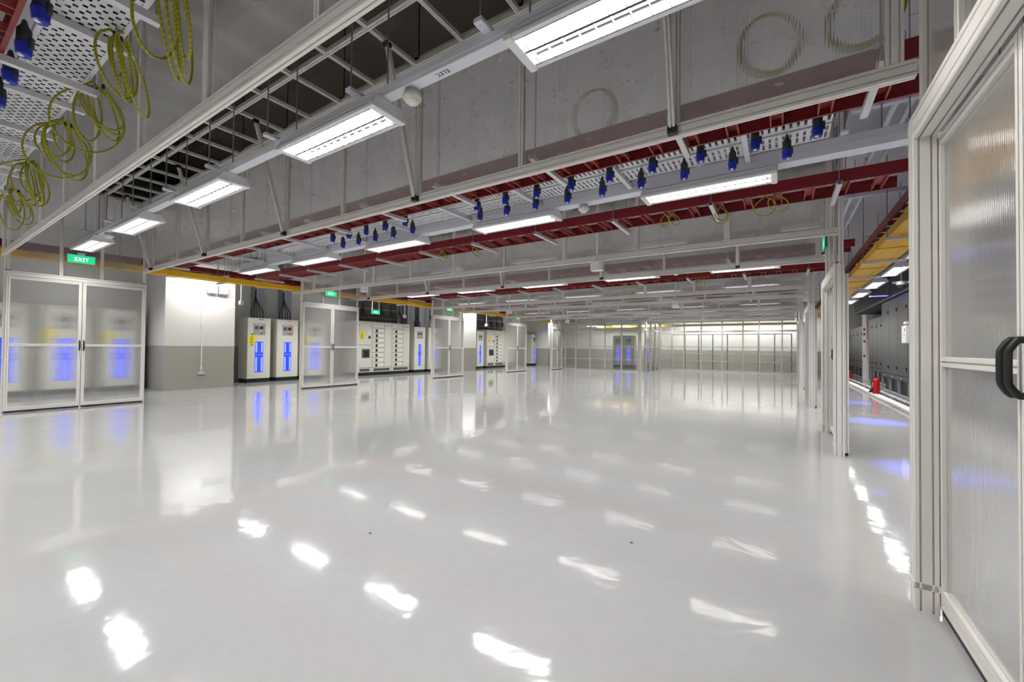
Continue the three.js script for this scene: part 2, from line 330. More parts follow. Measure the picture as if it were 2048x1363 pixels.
// smoke detectors under the trunking
{
  const prof = [[0, -0.062], [0.035, -0.062], [0.045, -0.054], [0.048, -0.04], [0.062, -0.034], [0.066, -0.016], [0.05, -0.004], [0.05, 0.02], [0, 0.02]].map(([x, y]) => new THREE.Vector2(x, y));
  const g = new THREE.LatheGeometry(prof, 24), g2 = new THREE.TorusGeometry(0.03, 0.004, 5, 20).rotateX(Math.PI / 2);
  const put = (p, label) => { const t = thing('smoke_detector', label, 'smoke detector', p); mesh(t, 'body', g, CREAM); mesh(t, 'sensor_ring', g2, WHITE).position.y = -0.062; };
  put([-2.10, 2.915, -1.95], 'round cream smoke detector under the ELEC trunking'); put([-8.9, 2.915, -1.95], 'small smoke detector under trunking close to the EXIT doors');
  put([-2.0, 2.915, -4.64], 'round smoke detector on the trunking beside the blue sockets'); put([-1.95, 2.915, -9.7], 'smoke detector on the trunking past the second exit aisle');
}

// ---------------------------------------------------------------- hanging curtain walls
function makeCurtain(label, z, yb, group) {
  const t = thing('curtain_wall', label, 'partition', [0, yb, z], 0, group);
  const x0 = -11.0, x1 = 0.6, H = CY - yb;
  bar(t, 'bottom_rail', [x0, 0.045, 0], [x1, 0.045, 0], 0.045, 0.09, ALU, P12);
  bar(t, 'top_rail', [x0, H - 0.045, 0], [x1, H - 0.045, 0], 0.045, 0.09, ALU, P12);
  const xs = []; for (let k = 0; k < 10; k++) xs.push(0.62 - 1.23 * k - (k === 0 ? 0.105 : 0)); xs.push(-10.96);
  xs.forEach((x, k) => bar(t, 'post', [x, 0.09, 0], [x, H - 0.09, 0], k % 2 || k === 0 ? 0.075 : 0.045, 0.045, ALU, k % 2 || k === 0 ? P21 : P11));
  for (let k = 0; k + 1 < xs.length; k++) { if (xs[k] - xs[k + 1] < 0.1) continue; sheet(t, 'pane', xs[k + 1] + 0.02, xs[k] - 0.02, 0.08, H - 0.08, 0, CURTAIN); }
  return t;
}
const cur1 = makeCurtain('translucent curtain wall beside the coiled yellow cables', CZ[0], 2.66);
const cur2 = makeCurtain('translucent curtain wall behind the ELEC trunking', CZ[1], 2.645);
dup(cur1, [0, 2.61, CZ[2]], 'translucent curtain wall past the blue sockets, before the second exit aisle');
dup(cur1, [0, 2.60, CZ[3]], 'translucent curtain wall closing the second exit aisle');
for (let i = 4; i < 10; i++) { const c = dup(cur1, [0, 2.595, CZ[i]], `${ord(i + 1)} frosted curtain wall counted from the coiled cables`, 0, 'far curtain walls'); }
function makeBraces(z, side, label, y0) {
  for (let k = 1; k < 10; k += 2) {
    const x = 0.62 - 1.23 * k, b = thing('diagonal_brace', `${ord((k + 1) / 2)} ${label}`, 'brace', [x, y0, z], 0, 'braces of ' + label.split(' ').slice(-3).join(' '));
    bar(b, 'strut', [0, 0.05, 0.05 * side], [0.0, CY - y0 - 0.08, 0.42 * side], 0.04, 0.04, ALU, P11);
    box(b, 'foot_bracket', -0.03, 0.03, 0.01, 0.06, 0.02 * side, 0.07 * side, BLACK); box(b, 'head_bracket', -0.028, 0.028, CY - y0 - 0.115, CY - y0 - 0.074, 0.39 * side, 0.45 * side, BLACK);
  }
}
makeBraces(CZ[1], 1, 'slanting aluminium brace between open grid and ELEC-side curtain', 2.645);
makeBraces(CZ[3], 1, 'slanting aluminium brace of the second aisle curtain', 2.60);
// open aluminium grids over the aisles
function makeGrid(label, za, zb) {
  const t = thing('open_grid', label, 'ceiling grid', [0, CY - 0.05, (za + zb) / 2]), h = (za - zb) / 2;
  for (const f of [-1, -1 / 3, 1 / 3, 1]) bar(t, 'long_bar', [-10.9, 0, f * (h - 0.06)], [0.48, 0, f * (h - 0.03)], 0.045, 0.045);
  for (let x = 0.6 - 0.615; x > -10.9; x -= 0.615) {
    bar(t, 'cross_bar', [x, 0.002, -h + 0.04], [x, 0.002, h - 0.04], 0.04, 0.04);
  }
  for (let x = -0.6, k = 0; x > -10.9; x -= 1.23, k++) {
    for (const f of [-1 / 3, 1]) { box(t, 'joint_bracket', x - 0.04, x + 0.01, 0.02, 0.05, -f * (h - 0.03) - 0.03, -f * (h - 0.03) + 0.03, BLACK); rod(t, 'hanger_rod', [x, 0.02, -f * (h - 0.03)], [x, 2.24, -f * (h - 0.03)], 0.006, BLACK); }
  }
  return t;
}
makeGrid('open aluminium grid over the aisle with the ELEC trunking', CZ[0], CZ[1]);
makeGrid('open aluminium grid over the second exit aisle', CZ[2], CZ[3]);

// ---------------------------------------------------------------- double doors
const HANDLE = (() => {
  const g = new THREE.TubeGeometry(new THREE.CatmullRomCurve3([V(0, -0.095, 0), V(0, -0.095, 0.03), V(0, -0.055, 0.055), V(0, 0.055, 0.055), V(0, 0.095, 0.03), V(0, 0.095, 0)], false, 'catmullrom', 0.15), 28, 0.0125, 8);
  return g;
})();
function makeDoors(name, label, pos, turn, w, headY, o = {}) {
  const t = thing(name, label, 'door', pos, turn, o.group), hw = w / 2, pw = o.pw ?? 0.05, hh = o.hh ?? 0.11, top = CY - 0.02;
  const leafZ = o.leafZ ?? 0.05, lip = o.lip ?? 0.022, pd = o.pd ?? 0.09;
  for (const s of [-1, 1]) {
    bar(t, 'door_post', [s * (hw - pw / 2), 0, 0], [s * (hw - pw / 2), headY + hh, 0], pw, pd, ALU, pw > 0.06 ? P22 : P12);
    box(t, 'post_cap', s * (hw - 0.04) - 0.03, s * (hw - 0.04) + 0.03, headY + hh, headY + hh + 0.012, -0.03, 0.03, BLACK);
    bar(t, 'transom_post', [s * (hw - 0.025), headY + hh, -0.02], [s * (hw - 0.025), top, -0.02], 0.045, 0.045);
    // corner hinge plate at the foot
    if (pw > 0.06) { rbox(t, 'hinge_plate', s * (hw - pw), s * hw, 0.1, 0.13, -pd / 2 - 0.004, pd / 2 + 0.004, ALU, 0.002); }
  }
  bar(t, 'header', [-hw + pw, headY + hh / 2, 0], [hw - pw, headY + hh / 2, 0], pd, hh, ALU, P22);
  bar(t, 'transom_rail', [-hw + 0.05, top - 0.03, -0.02], [hw - 0.05, top - 0.03, -0.02], 0.045, 0.045);
  const ms = o.mullions ?? [-0.27, 0.27];
  for (const m of ms) bar(t, 'mullion', [m, headY + hh, -0.02], [m, top - 0.05, -0.02], 0.045, 0.045);
  const xs = [-hw + 0.05, ...ms, hw - 0.05];
  for (let i = 0; i + 1 < xs.length; i++) sheet(t, 'transom_pane', xs[i] + 0.02, xs[i + 1] - 0.02, headY + hh, top - 0.05, -0.02);
  const b = 0.045, mid = o.mid ?? 1.155;
  for (const s of [-1, 1]) {
    const leaf = new THREE.Group(); leaf.name = 'door_leaf'; t.add(leaf); leaf.position.set(0, 0, leafZ);
    const a = s < 0 ? -hw + lip : 0.004, c = s < 0 ? -0.004 : hw - lip, y0 = 0.035, y1 = headY + (leafZ > 0 ? 0.02 : -0.01);
    bar(leaf, 'stile', [a + b / 2, y0, 0], [a + b / 2, y1, 0], b, 0.04); bar(leaf, 'stile', [c - b / 2, y0, 0], [c - b / 2, y1, 0], b, 0.04);
    const br = o.br ?? 0.06; bar(leaf, 'bottom_rail', [a + b, y0 + br / 2, 0], [c - b, y0 + br / 2, 0], 0.04, br, ALU, P12);
    bar(leaf, 'middle_rail', [a + b, mid, 0], [c - b, mid, 0], 0.04, 0.045);
    bar(leaf, 'top_rail', [a + b, y1 - 0.025, 0], [c - b, y1 - 0.025, 0], 0.04, 0.05);
    sheet(leaf, 'pane', a + b - 0.01, c - b + 0.01, y0 + br - 0.005, mid - 0.02, 0);
    sheet(leaf, 'pane', a + b - 0.01, c - b + 0.01, mid + 0.02, y1 - 0.045, 0);
    box(leaf, 'brush_seal', a + 0.01, c - 0.01, 0.004, y0, -0.012, 0.012, BLACK);
    const h = mesh(leaf, 'handle', HANDLE, BLACK); h.position.set(s * 0.028, mid + 0.0, 0.02); h.scale.set(0.9, 0.87, 0.75);
    box(leaf, 'edge_gasket', s < 0 ? -0.004 : 0.0005, s < 0 ? -0.0005 : 0.004, y0, y1, -0.018, 0.016, BLACK);
  }
  return t;
}
const DL = -11.0;
const dz = [-2.06, -7.2, -12.27, -17.3];
makeDoors('double_door', 'aluminium double door with frosted panes under the largest EXIT sign', [DL, 0, dz[0]], Math.PI / 2, 1.86, 2.31);
makeDoors('double_door', 'frosted double door between grey cabinets and wide switchboard', [DL, 0, dz[1]], Math.PI / 2, 1.82, 2.29);
makeDoors('double_door', 'frosted double door beside the white pillar past the wide switchboard', [DL, 0, dz[2]], Math.PI / 2, 1.8, 2.29);
makeDoors('double_door', 'frosted double door past the second switchboard', [DL, 0, dz[3]], Math.PI / 2, 1.8, 2.29);
makeDoors('double_door', 'narrow frosted double door next to the clear side-room partition', [-10.45, 0, -20.6], Math.PI / 2, 1.3, 2.29, { mullions: [-0.2, 0.2] });
makeDoors('double_door', 'frosted double door with large black handle beside the cooling corridor', [0.57, 0, -1.875], -Math.PI / 2, 1.72, 2.205, { leafZ: -0.066, lip: 0.05, pw: 0.08, br: 0.085, pd: 0.085, hh: 0.12, mid: 1.155, mullions: [-0.36, 0.2] });
makeDoors('double_door', 'open-sided aisle door opposite the grey cabinets', [0.57, 0, -6.85], -Math.PI / 2, 1.72, 2.1, { leafZ: -0.072, lip: 0.05, pw: 0.09, pd: 0.1 });
makeDoors('double_door', 'third aisle door along the cooling corridor', [0.57, 0, -11.6], -Math.PI / 2, 1.72, 2.1, { leafZ: -0.072, lip: 0.05, pw: 0.09, pd: 0.1 });
makeDoors('double_door', 'fourth aisle door along the cooling corridor', [0.57, 0, -16.6], -Math.PI / 2, 1.72, 2.1, { leafZ: -0.072, lip: 0.05, pw: 0.09, pd: 0.1 });

// ---------------------------------------------------------------- exit signs
const exitTex = canvasTex(512, 210, (c, w, h) => { c.fillStyle = '#25c486'; c.fillRect(0, 0, w, h); c.fillStyle = '#f4fff8'; c.font = 'bold 128px sans-serif'; c.textAlign = 'center'; c.textBaseline = 'middle'; c.fillText('EXIT', w / 2, h / 2 + 6); });
const EXIT_FACE = new THREE.MeshStandardMaterial({ map: exitTex, emissive: lin(1, 1, 1), emissiveMap: exitTex, emissiveIntensity: 0.95, roughness: 0.4 });
const EXIT_EDGE = std([0.02, 0.22, 0.12], 0.4);
const EG = new THREE.PlaneGeometry(0.365, 0.15);
function exitSign(label, pos, turn, hang = 0) {
  const t = thing('exit_sign', label, 'exit sign', pos, turn);
  rbox(t, 'light_box', -0.185, 0.185, -0.077, 0.077, -0.016, 0.012, EXIT_EDGE, 0.005);
  mesh(t, 'sign_face', EG, EXIT_FACE).position.z = 0.0135;
  if (hang) for (const s of [-1, 1]) rod(t, 'hanger_rod', [s * 0.15, 0.07, 0], [s * 0.15, hang - 0.003, 0], 0.012, WHITE);
  else box(t, 'mount_plate', -0.05, 0.05, 0.07, 0.12, -0.012, 0.005, WHITE);
  return t;
}
exitSign('green EXIT sign over the double door closest to the coiled cables', [-10.93, 2.755, -2.03], Math.PI / 2);
exitSign('green EXIT sign above the door between cabinets and switchboard', [-10.9, 2.70, -7.1], Math.PI / 2);
exitSign('green EXIT sign above the door beside the white pillar', [-10.9, 2.68, -12.2], Math.PI / 2);
exitSign('green EXIT sign above the door past the second switchboard', [-10.9, 2.68, -17.2], Math.PI / 2);
exitSign('green EXIT sign hanging from rods over the wide switchboard', [-12.5, 2.45, -9.97], Math.PI / 2, CY - 2.45);
exitSign('green EXIT sign over the open-sided aisle door', [0.50, 2.62, -6.83], -Math.PI / 2);

// ---------------------------------------------------------------- cable ladders
function railGeo(L) {
  const s = new THREE.Shape(); [[0, 0], [0.022, 0], [0.022, 0.003], [0.003, 0.003], [0.003, 0.117], [0.022, 0.117], [0.022, 0.12], [0, 0.12]].forEach(([x, y], i) => (i ? s.lineTo(x, y) : s.moveTo(x, y))); s.closePath();
  return new THREE.ExtrudeGeometry(s, { depth: L, bevelEnabled: false });   // along z, web at x=0, lips towards +x
}
function makeLadder(label, pos, turn, L, W, step = 0.285, group, hang = 0) {
  const t = thing('cable_ladder', label, 'cable ladder', pos, turn, group), rg = railGeo(L);
  const a = mesh(t, 'side_rail', rg, RED); a.position.set(-W / 2, 0, -L / 2);
  const b = mesh(t, 'side_rail', rg, RED); b.rotation.z = 0; b.scale.x = -1; b.position.set(W / 2, 0, -L / 2);
  const rung = mergeGeometries([bg(-W / 2 + 0.004, W / 2 - 0.004, 0.055, 0.058, -0.042, 0.042), bg(-W / 2 + 0.004, W / 2 - 0.004, 0.008, 0.055, -0.042, -0.032), bg(-W / 2 + 0.004, W / 2 - 0.004, 0.008, 0.055, 0.032, 0.042)]);
  for (let z = -L / 2 + 0.15; z < L / 2; z += step) mesh(t, 'rung', rung, RED_RUNG).position.z = z;
  if (hang) for (let z = -L / 2 + 0.6; z < L / 2; z += 2.4) { box(t, 'hanger_strut', -W / 2 - 0.06, W / 2 + 0.06, -0.042, -0.001, z - 0.02, z + 0.02, STRUT); for (const s of [-1, 1]) rod(t, 'threaded_rod', [s * (W / 2 + 0.04), -0.02, z], [s * (W / 2 + 0.04), CY - pos[1] - 0.003, z], 0.0055, STEEL); }
  return t;
}
// strut brackets under the ladders, hung on rods
function bracket(label, group, x, y, z0, z1, hangs, top = CY) {
  const t = thing('strut_bracket', label, 'bracket', [x, y, (z0 + z1) / 2], 0, group), h = Math.abs(z1 - z0) / 2;
  const s = new THREE.Shape(); [[-0.021, 0], [0.021, 0], [0.021, 0.041], [0.011, 0.041], [0.011, 0.038], [0.018, 0.038], [0.018, 0.003], [-0.018, 0.003], [-0.018, 0.038], [-0.011, 0.038], [-0.011, 0.041], [-0.021, 0.041]].forEach(([a, b], i) => (i ? s.lineTo(a, b) : s.moveTo(a, b))); s.closePath();
  const g = rcache['strut' + h.toFixed(3)] ??= new THREE.ExtrudeGeometry(s, { depth: 2 * h, bevelEnabled: false }).translate(0, 0, -h);
  mesh(t, 'channel', g, STRUT);
  for (const k of hangs) rod(t, 'threaded_rod', [0, 0.02, k], [0, top - y - 0.003, k], 0.0055, STEEL);
  return t;
}
const L2 = 12.0, HP = Math.PI / 2;
makeLadder('red cable ladder running close behind the ELEC-side curtain wall', [-5.0, 2.865, -3.40], HP, L2, 0.46);
makeLadder('red cable ladder below the lamps beside the blue sockets', [-5.0, 2.865, -5.38], HP, L2, 0.47);
makeLadder('red cable ladder above the coiled yellow cables', [-6.0, 2.90, -0.165], HP, 11.5, 0.41);
makeLadder('red cable ladder hugging the curtain that closes the second exit aisle', [-5.0, 2.865, -8.65], HP, L2, 0.46, 0.285, 'ladders past the second aisle', 1);
makeLadder('red cable ladder beside the third exit aisle', [-5.0, 2.865, -10.5], HP, L2, 0.46, 0.285, 'ladders past the second aisle');
[-13.75, -15.6, -18.7, -19.33].forEach((z, i) => makeLadder(`${ord(i + 1)} red cable ladder past the third exit aisle`, [-5.3, 2.865, z], HP, L2 - 0.6, 0.46, 0.5, 'far red cable ladders', 1));
makeLadder('red cable ladder running over the switchgear corridor', [-12.02, 2.95, -12], 0, 30, 0.5, 0.4, null, 1);
makeLadder('red cable ladder running over the cooling corridor', [1.48, 3.05, -12], 0, 26, 0.36, 0.4, null, 0);
makeLadder('upper red cable ladder over the cooling corridor', [2.85, 3.4, -12], 0, 26, 0.4, 0.4, null, 1);
for (let k = 0; k < 11; k++) {
  const x = 0.49 - k * 1.145;
  bracket(`${ord(k + 1)} pale strut under the ladder behind the ELEC-side curtain`, 'struts under the first ladder', x, 2.822, -3.03, -3.72, [0.27, -0.28]);
  bracket(`${ord(k + 1)} pale strut under the ladder beside the socket-bay lamps`, 'struts under the second ladder', x, 2.822, -5.08, -5.79, [0.32, -0.23]);
  bracket(`${ord(k + 1)} pale strut over the socket-bay trays`, 'struts over the socket trays', x + 0.4, 2.985, -3.78, -4.56, [0.37, -0.383]);
  if (k % 1 === 0) bracket(`${ord(k + 1)} pale strut under the ladder past the second exit aisle`, 'struts past the second aisle', x, 2.822, -10.1, -10.95, [0.38, -0.3]);
}
for (let k = 0; k < 13; k++) {
  if (k % 2) bracket(`${ord((k + 1) / 2)} short white strut under the tray of the coiled cables`, 'short struts of the cable bay', -2.72 - k * 0.57, 2.932, -0.43, -0.82, [-0.17]);
  else bracket(`${ord(k / 2 + 1)} long white strut under tray and ladder of the coiled cables`, 'long struts of the cable bay', -2.72 - k * 0.57, 2.857, 0.15, -0.77, [-0.445, 0.41]);
}

// ---------------------------------------------------------------- perforated trays
function makeTray(label, pos, turn, L, W, mat, lip = 0.03, hang = 0) {
  const t = thing('perforated_tray', label, 'cable tray', pos, turn);
  const g = new THREE.PlaneGeometry(L, W); const uv = g.attributes.uv; for (let i = 0; i < uv.count; i++) uv.setXY(i, uv.getX(i) * L, uv.getY(i) * W);
  g.rotateX(-Math.PI / 2);
  mesh(t, 'perforated_base', g, mat);
  for (const s of [-1, 1]) { box(t, 'side_lip', -L / 2, L / 2, 0, lip, s * W / 2 - 0.0015, s * W / 2 + 0.0015, STRUT); box(t, 'edge_strip', -L / 2, L / 2, -0.002, 0.001, s * (W / 2 - 0.022), s * W / 2, STRUT); }
  if (hang) for (let x = -L / 2 + 0.5; x < L / 2; x += 2.4) for (const s of [-1, 1]) rod(t, 'threaded_rod', [x, 0, s * (W / 2 - 0.01)], [x, CY - pos[1] - 0.003, s * (W / 2 - 0.01)], 0.005, STEEL);
  return t;
}
makeTray('white slotted cable tray behind the upper row of blue sockets', [-3.85, 3.03, -3.965], 0, 8.4, 0.27, SLOT_TRAY);
makeTray('white slotted cable tray behind the lower row of blue sockets', [-3.85, 3.03, -4.28], 0, 8.4, 0.27, SLOT_TRAY);
makeTray('white perforated tray carrying the coiled yellow cables', [-6.55, 2.975, -0.595], 0, 9.5, 0.30, ROUND_TRAY);
makeTray('white perforated tray above the first red ladder', [-6.6, 3.06, -0.16], 0, 9.6, 0.40, ROUND_TRAY);
makeTray('perforated tray in the bay past the second exit aisle', [-4.4, 2.965, -9.16], 0, 9.4, 0.4, SLOT_TRAY, 0.03, 1);

for (const [i, z] of [-0.49, -0.535, -0.58, -0.625, -0.67, -0.715].entries()) { const c = thing('power_cable', `${ord(i + 1)} dark cable lying in the tray of the coiled cables`, 'cable', [-6.5, 2.998, z], 0, 'cables lying in the tray'); rod(c, 'cable_sheath', [-4.6, 0, 0], [4.5, 0, 0], 0.021, BLACK, CYL); for (let k = 0; k < 8; k++) rod(c, 'cable_tie', [-4 + k * 1.1, 0, 0], [-3.99 + k * 1.1, 0, 0], 0.0222, WHITE, CYL); }
// ---------------------------------------------------------------- industrial sockets
const socket0 = (() => {
  const t = thing('industrial_socket', '', 'socket');
  const body = new THREE.LatheGeometry([[0, 0.115], [0.012, 0.115], [0.018, 0.09], [0.034, 0.068], [0.036, -0.005], [0, -0.005]].map(([x, y]) => new THREE.Vector2(x, y)), 14);
  mesh(t, 'housing', body, DARK);
  const blue = new THREE.LatheGeometry([[0, 0], [0.039, 0], [0.041, -0.012], [0.036, -0.06], [0.03, -0.072], [0, -0.072]].map(([x, y]) => new THREE.Vector2(x, y)), 14);
  mesh(t, 'blue_shroud', blue, BLUE);
  rbox(t, 'flap_latch', -0.012, 0.012, -0.078, -0.066, 0.006, 0.032, WHITE, 0.003);
  rbox(t, 'hinge', 0.034, 0.052, -0.03, 0.028, -0.012, 0.012, DARK, 0.004);
  rod(t, 'lead', [0, 0.11, 0], [0, 0.122, 0], 0.008, BLACK);
  return t;
})();
{
  let first = true;
  const put = (p, label, group, turn = 0, sc = 1) => { const s = first ? socket0 : dup(socket0, p); first = false; s.position.set(...p); s.rotation.y = turn; s.scale.set(0.9 * sc, 1.08 * sc, 0.9 * sc); s.userData.label = label; s.userData.group = group; };
  for (let k = 0; k < 16; k++) { if (k === 9 || k === 10) continue; put([0.24 - k * 0.408, 2.895, -3.85], `${ord(k + 1)} blue industrial socket in the row next to the red ladder`, 'socket row next to the ladder', rnd() - 0.3); put([0.05 - k * 0.408, 2.895, -4.16], `${ord(k + 1)} blue industrial socket in the row next to the trunking`, 'socket row next to the trunking', rnd() - 0.3); }
  for (let k = 0; k < 9; k++) put([-3.15 - k * 0.45, 2.90, -0.417], `${ord(k + 1)} blue socket along the ladder beside the coiled cables`, 'sockets of the cable bay', 0.4 + rnd() * 0.3, 1.0);
}

// ---------------------------------------------------------------- coiled earth cables
function coil(label, A, n, size, dirs, group) {
  const t = thing('earth_cable_coil', label, 'cable', A, 0, group);
  for (let i = 0; i < n; i++) {
    const a = dirs + (rnd() - 0.5) * 1.6, L = size * (0.6 + 0.5 * rnd()), wd = L * (0.3 + 0.28 * rnd()), off = (rnd() - 0.35) * 0.9 * L;
    const pts = []; const ox = (rnd() - 0.5) * 0.1, oz = (rnd() - 0.5) * 0.05;
    for (let k = 0; k <= 14; k++) {
      const s = k / 14 * Math.PI * 2, r = wd * Math.sin(s) + off * (1 - Math.cos(s)) / 2, y = -L * (1 - Math.cos(s)) / 2;
      pts.push([ox + Math.cos(a) * r, y + (k === 0 || k === 14 ? 0.03 : 0), oz + Math.sin(a) * r * 0.75 - 0.06 * (1 - Math.cos(s)) / 2]);
    }
    const end = pts[13]; if (i % 2) pts.splice(12, 3, [end[0] + 0.05, end[1] + 0.03, end[2]]);
    tube(t, 'cable_loop', pts, 0.0065, EARTH, 44, 6);
    if (i % 3 === 0) { const e = pts[pts.length - 1]; rod(t, 'end_sleeve', e, [e[0] + 0.004, e[1] - 0.03, e[2]], 0.009, BLACK); }
  }
  return t;
}
coil('yellow-green earth cable coil hanging lowest over the curtain wall', [-2.55, 2.99, -0.76], 5, 0.5, 1.0);
coil('tight yellow-green cable bundle dropping straight past the tray edge', [-3.2, 2.96, -0.72], 5, 0.38, 0.9);
coil('wide yellow-green cable coil below a white strut', [-3.95, 2.94, -0.76], 6, 0.42, 0.9);
coil('round yellow-green cable coil between two white struts', [-4.75, 2.93, -0.76], 6, 0.40, 0.9);
coil('small yellow-green cable coil under the tray end', [-6.1, 2.93, -0.76], 7, 0.40, 0.9);
coil('last yellow-green cable coil beside the posts of the EXIT door', [-7.4, 2.93, -0.8], 6, 0.42, 0.9);
[[-1.15, -5.35], [-0.62, -5.4], [-0.1, -5.3], [-4.35, -5.4], [-5.0, -5.4]].forEach(([x, z], i) => { coil(`${ord(i + 1)} thin yellow earth loop sagging below the red ladder of the socket bay`, [x, 2.88, z], 2, 0.17, 0, 'earth loops of the second ladder'); });
[[-3.2, -10.4], [-1.6, -10.6]].forEach(([x, z], i) => { coil(`${ord(i + 1)} thin yellow earth loop in the bay past the second exit aisle`, [x, 2.88, z], 3, 0.3, 0, 'earth loops past the second aisle'); });

[[-0.06, 3.3, 0.19], [-1.33, 3.2, 0.19], [0.44, 3.3, 0.19]].forEach(([x, y, R], i) => {
  const t = thing('earth_cable_ring', `${ord(i + 1)} ring of earth cable standing on the ladder behind the ELEC-side curtain`, 'cable', [x, y, -3.3], 0.3 - i * 0.25, 'cable rings behind the curtain');
  for (let k = 0; k < 3; k++) { const pts = []; for (let j = 0; j < 13; j++) { const a = j / 13 * Math.PI * 2; pts.push(V(Math.cos(a) * (R - k * 0.008), Math.sin(a) * (R * 1.15 - k * 0.01), (k - 1) * 0.016 + 0.01 * Math.sin(3 * a + k))); } mesh(t, 'cable_loop', new THREE.TubeGeometry(new THREE.CatmullRomCurve3(pts, true), 48, 0.0065, 6, true), EARTH); }
});
// ---------------------------------------------------------------- yellow fibre ducts
function yellowDuct(label, x, y, z0, z1, W) {
  const t = thing('fibre_duct', label, 'cable duct', [x, y, 0]);
  const L = 1.9;
  for (let z = z0; z > z1; z -= L) {
    const e = Math.max(z - L, z1), c = (z + e) / 2, l = z - e - 0.004;
    const g = mergeGeometries([bg(-W / 2, W / 2, 0, 0.006, -l / 2, l / 2), bg(-W / 2, -W / 2 + 0.006, 0.006, 0.11, -l / 2, l / 2), bg(W / 2 - 0.006, W / 2, 0.006, 0.11, -l / 2, l / 2), bg(-W / 4 - 0.008, -W / 4 + 0.008, -0.008, 0, -l / 2, l / 2), bg(W / 4 - 0.008, W / 4 + 0.008, -0.008, 0, -l / 2, l / 2)]);
    mesh(t, 'duct_section', g, YELLOW).position.z = c;
    const j = mergeGeometries([bg(-W / 2 - 0.012, W / 2 + 0.012, -0.016, -0.002, -0.1, 0.1), bg(-W / 2 - 0.014, -W / 2 - 0.002, -0.016, 0.12, -0.1, 0.1), bg(W / 2 + 0.002, W / 2 + 0.014, -0.016, 0.12, -0.1, 0.1)]);
    mesh(t, 'joint_collar', j, YELLOW).position.z = e;
    box(t, 'support_channel', -W / 2 - 0.05, W / 2 + 0.05, -0.06, -0.018, c - 0.021, c + 0.021, STRUT);
    for (const s of [-1, 1]) rod(t, 'threaded_rod', [s * (W / 2 + 0.03), -0.05, c], [s * (W / 2 + 0.03), CY - y - 0.003, c], 0.006, STEEL);
  }
  return t;
}
yellowDuct('yellow fibre duct running over the switchgear corridor', -11.5, 2.735, 4, -24.4, 0.32);
yellowDuct('yellow fibre duct hung along the dark cooling units', 1.48, 2.79, 1, -24, 0.42);
{
  const t = thing('fibre_duct', 'yellow fibre duct crossing at the far end wall', 'cable duct', [0, 2.66, -28.2]);
  for (let k = 0; k < 6; k++) box(t, 'duct_section', -11 + k * 2.0, -9.01 + k * 2.0, 0, 0.12, -0.15, 0.15, YELLOW);
  for (let k = 0; k < 6; k++) rod(t, 'threaded_rod', [-10 + k * 2, 0.1, 0], [-10 + k * 2, CY - 2.663, 0], 0.006, STEEL);
}

// ---------------------------------------------------------------- switchgear
const metersTex = canvasTex(128, 128, (c, w, h) => { c.fillStyle = '#9a9da3'; c.fillRect(0, 0, w, h); c.fillStyle = '#5a6460'; c.fillRect(8, 32, 44, 36); c.fillStyle = '#2b2f33'; c.fillRect(66, 34, 40, 30); c.fillStyle = '#c9cbd0'; c.fillRect(10, 8, 90, 8); c.fillStyle = '#dcdcdc'; c.fillRect(70, 82, 18, 18); c.fillStyle = '#4a4a4c'; c.fillRect(76, 98, 22, 20); });
const METERS = new THREE.MeshStandardMaterial({ map: metersTex, roughness: 0.35 });
const signTex = canvasTex(96, 128, (c, w, h) => { c.fillStyle = '#f5e200'; c.fillRect(0, 0, w, h); c.strokeStyle = '#4a4300'; c.fillStyle = '#4a4300'; c.lineWidth = 5; c.beginPath(); c.moveTo(48, 12); c.lineTo(66, 44); c.lineTo(30, 44); c.closePath(); c.stroke(); for (let k = 0; k < 5; k++) c.fillRect(14 + (k % 2) * 6, 60 + k * 12, 66 - (k % 3) * 10, 5); });
const WARN = new THREE.MeshStandardMaterial({ map: signTex, roughness: 0.5 });
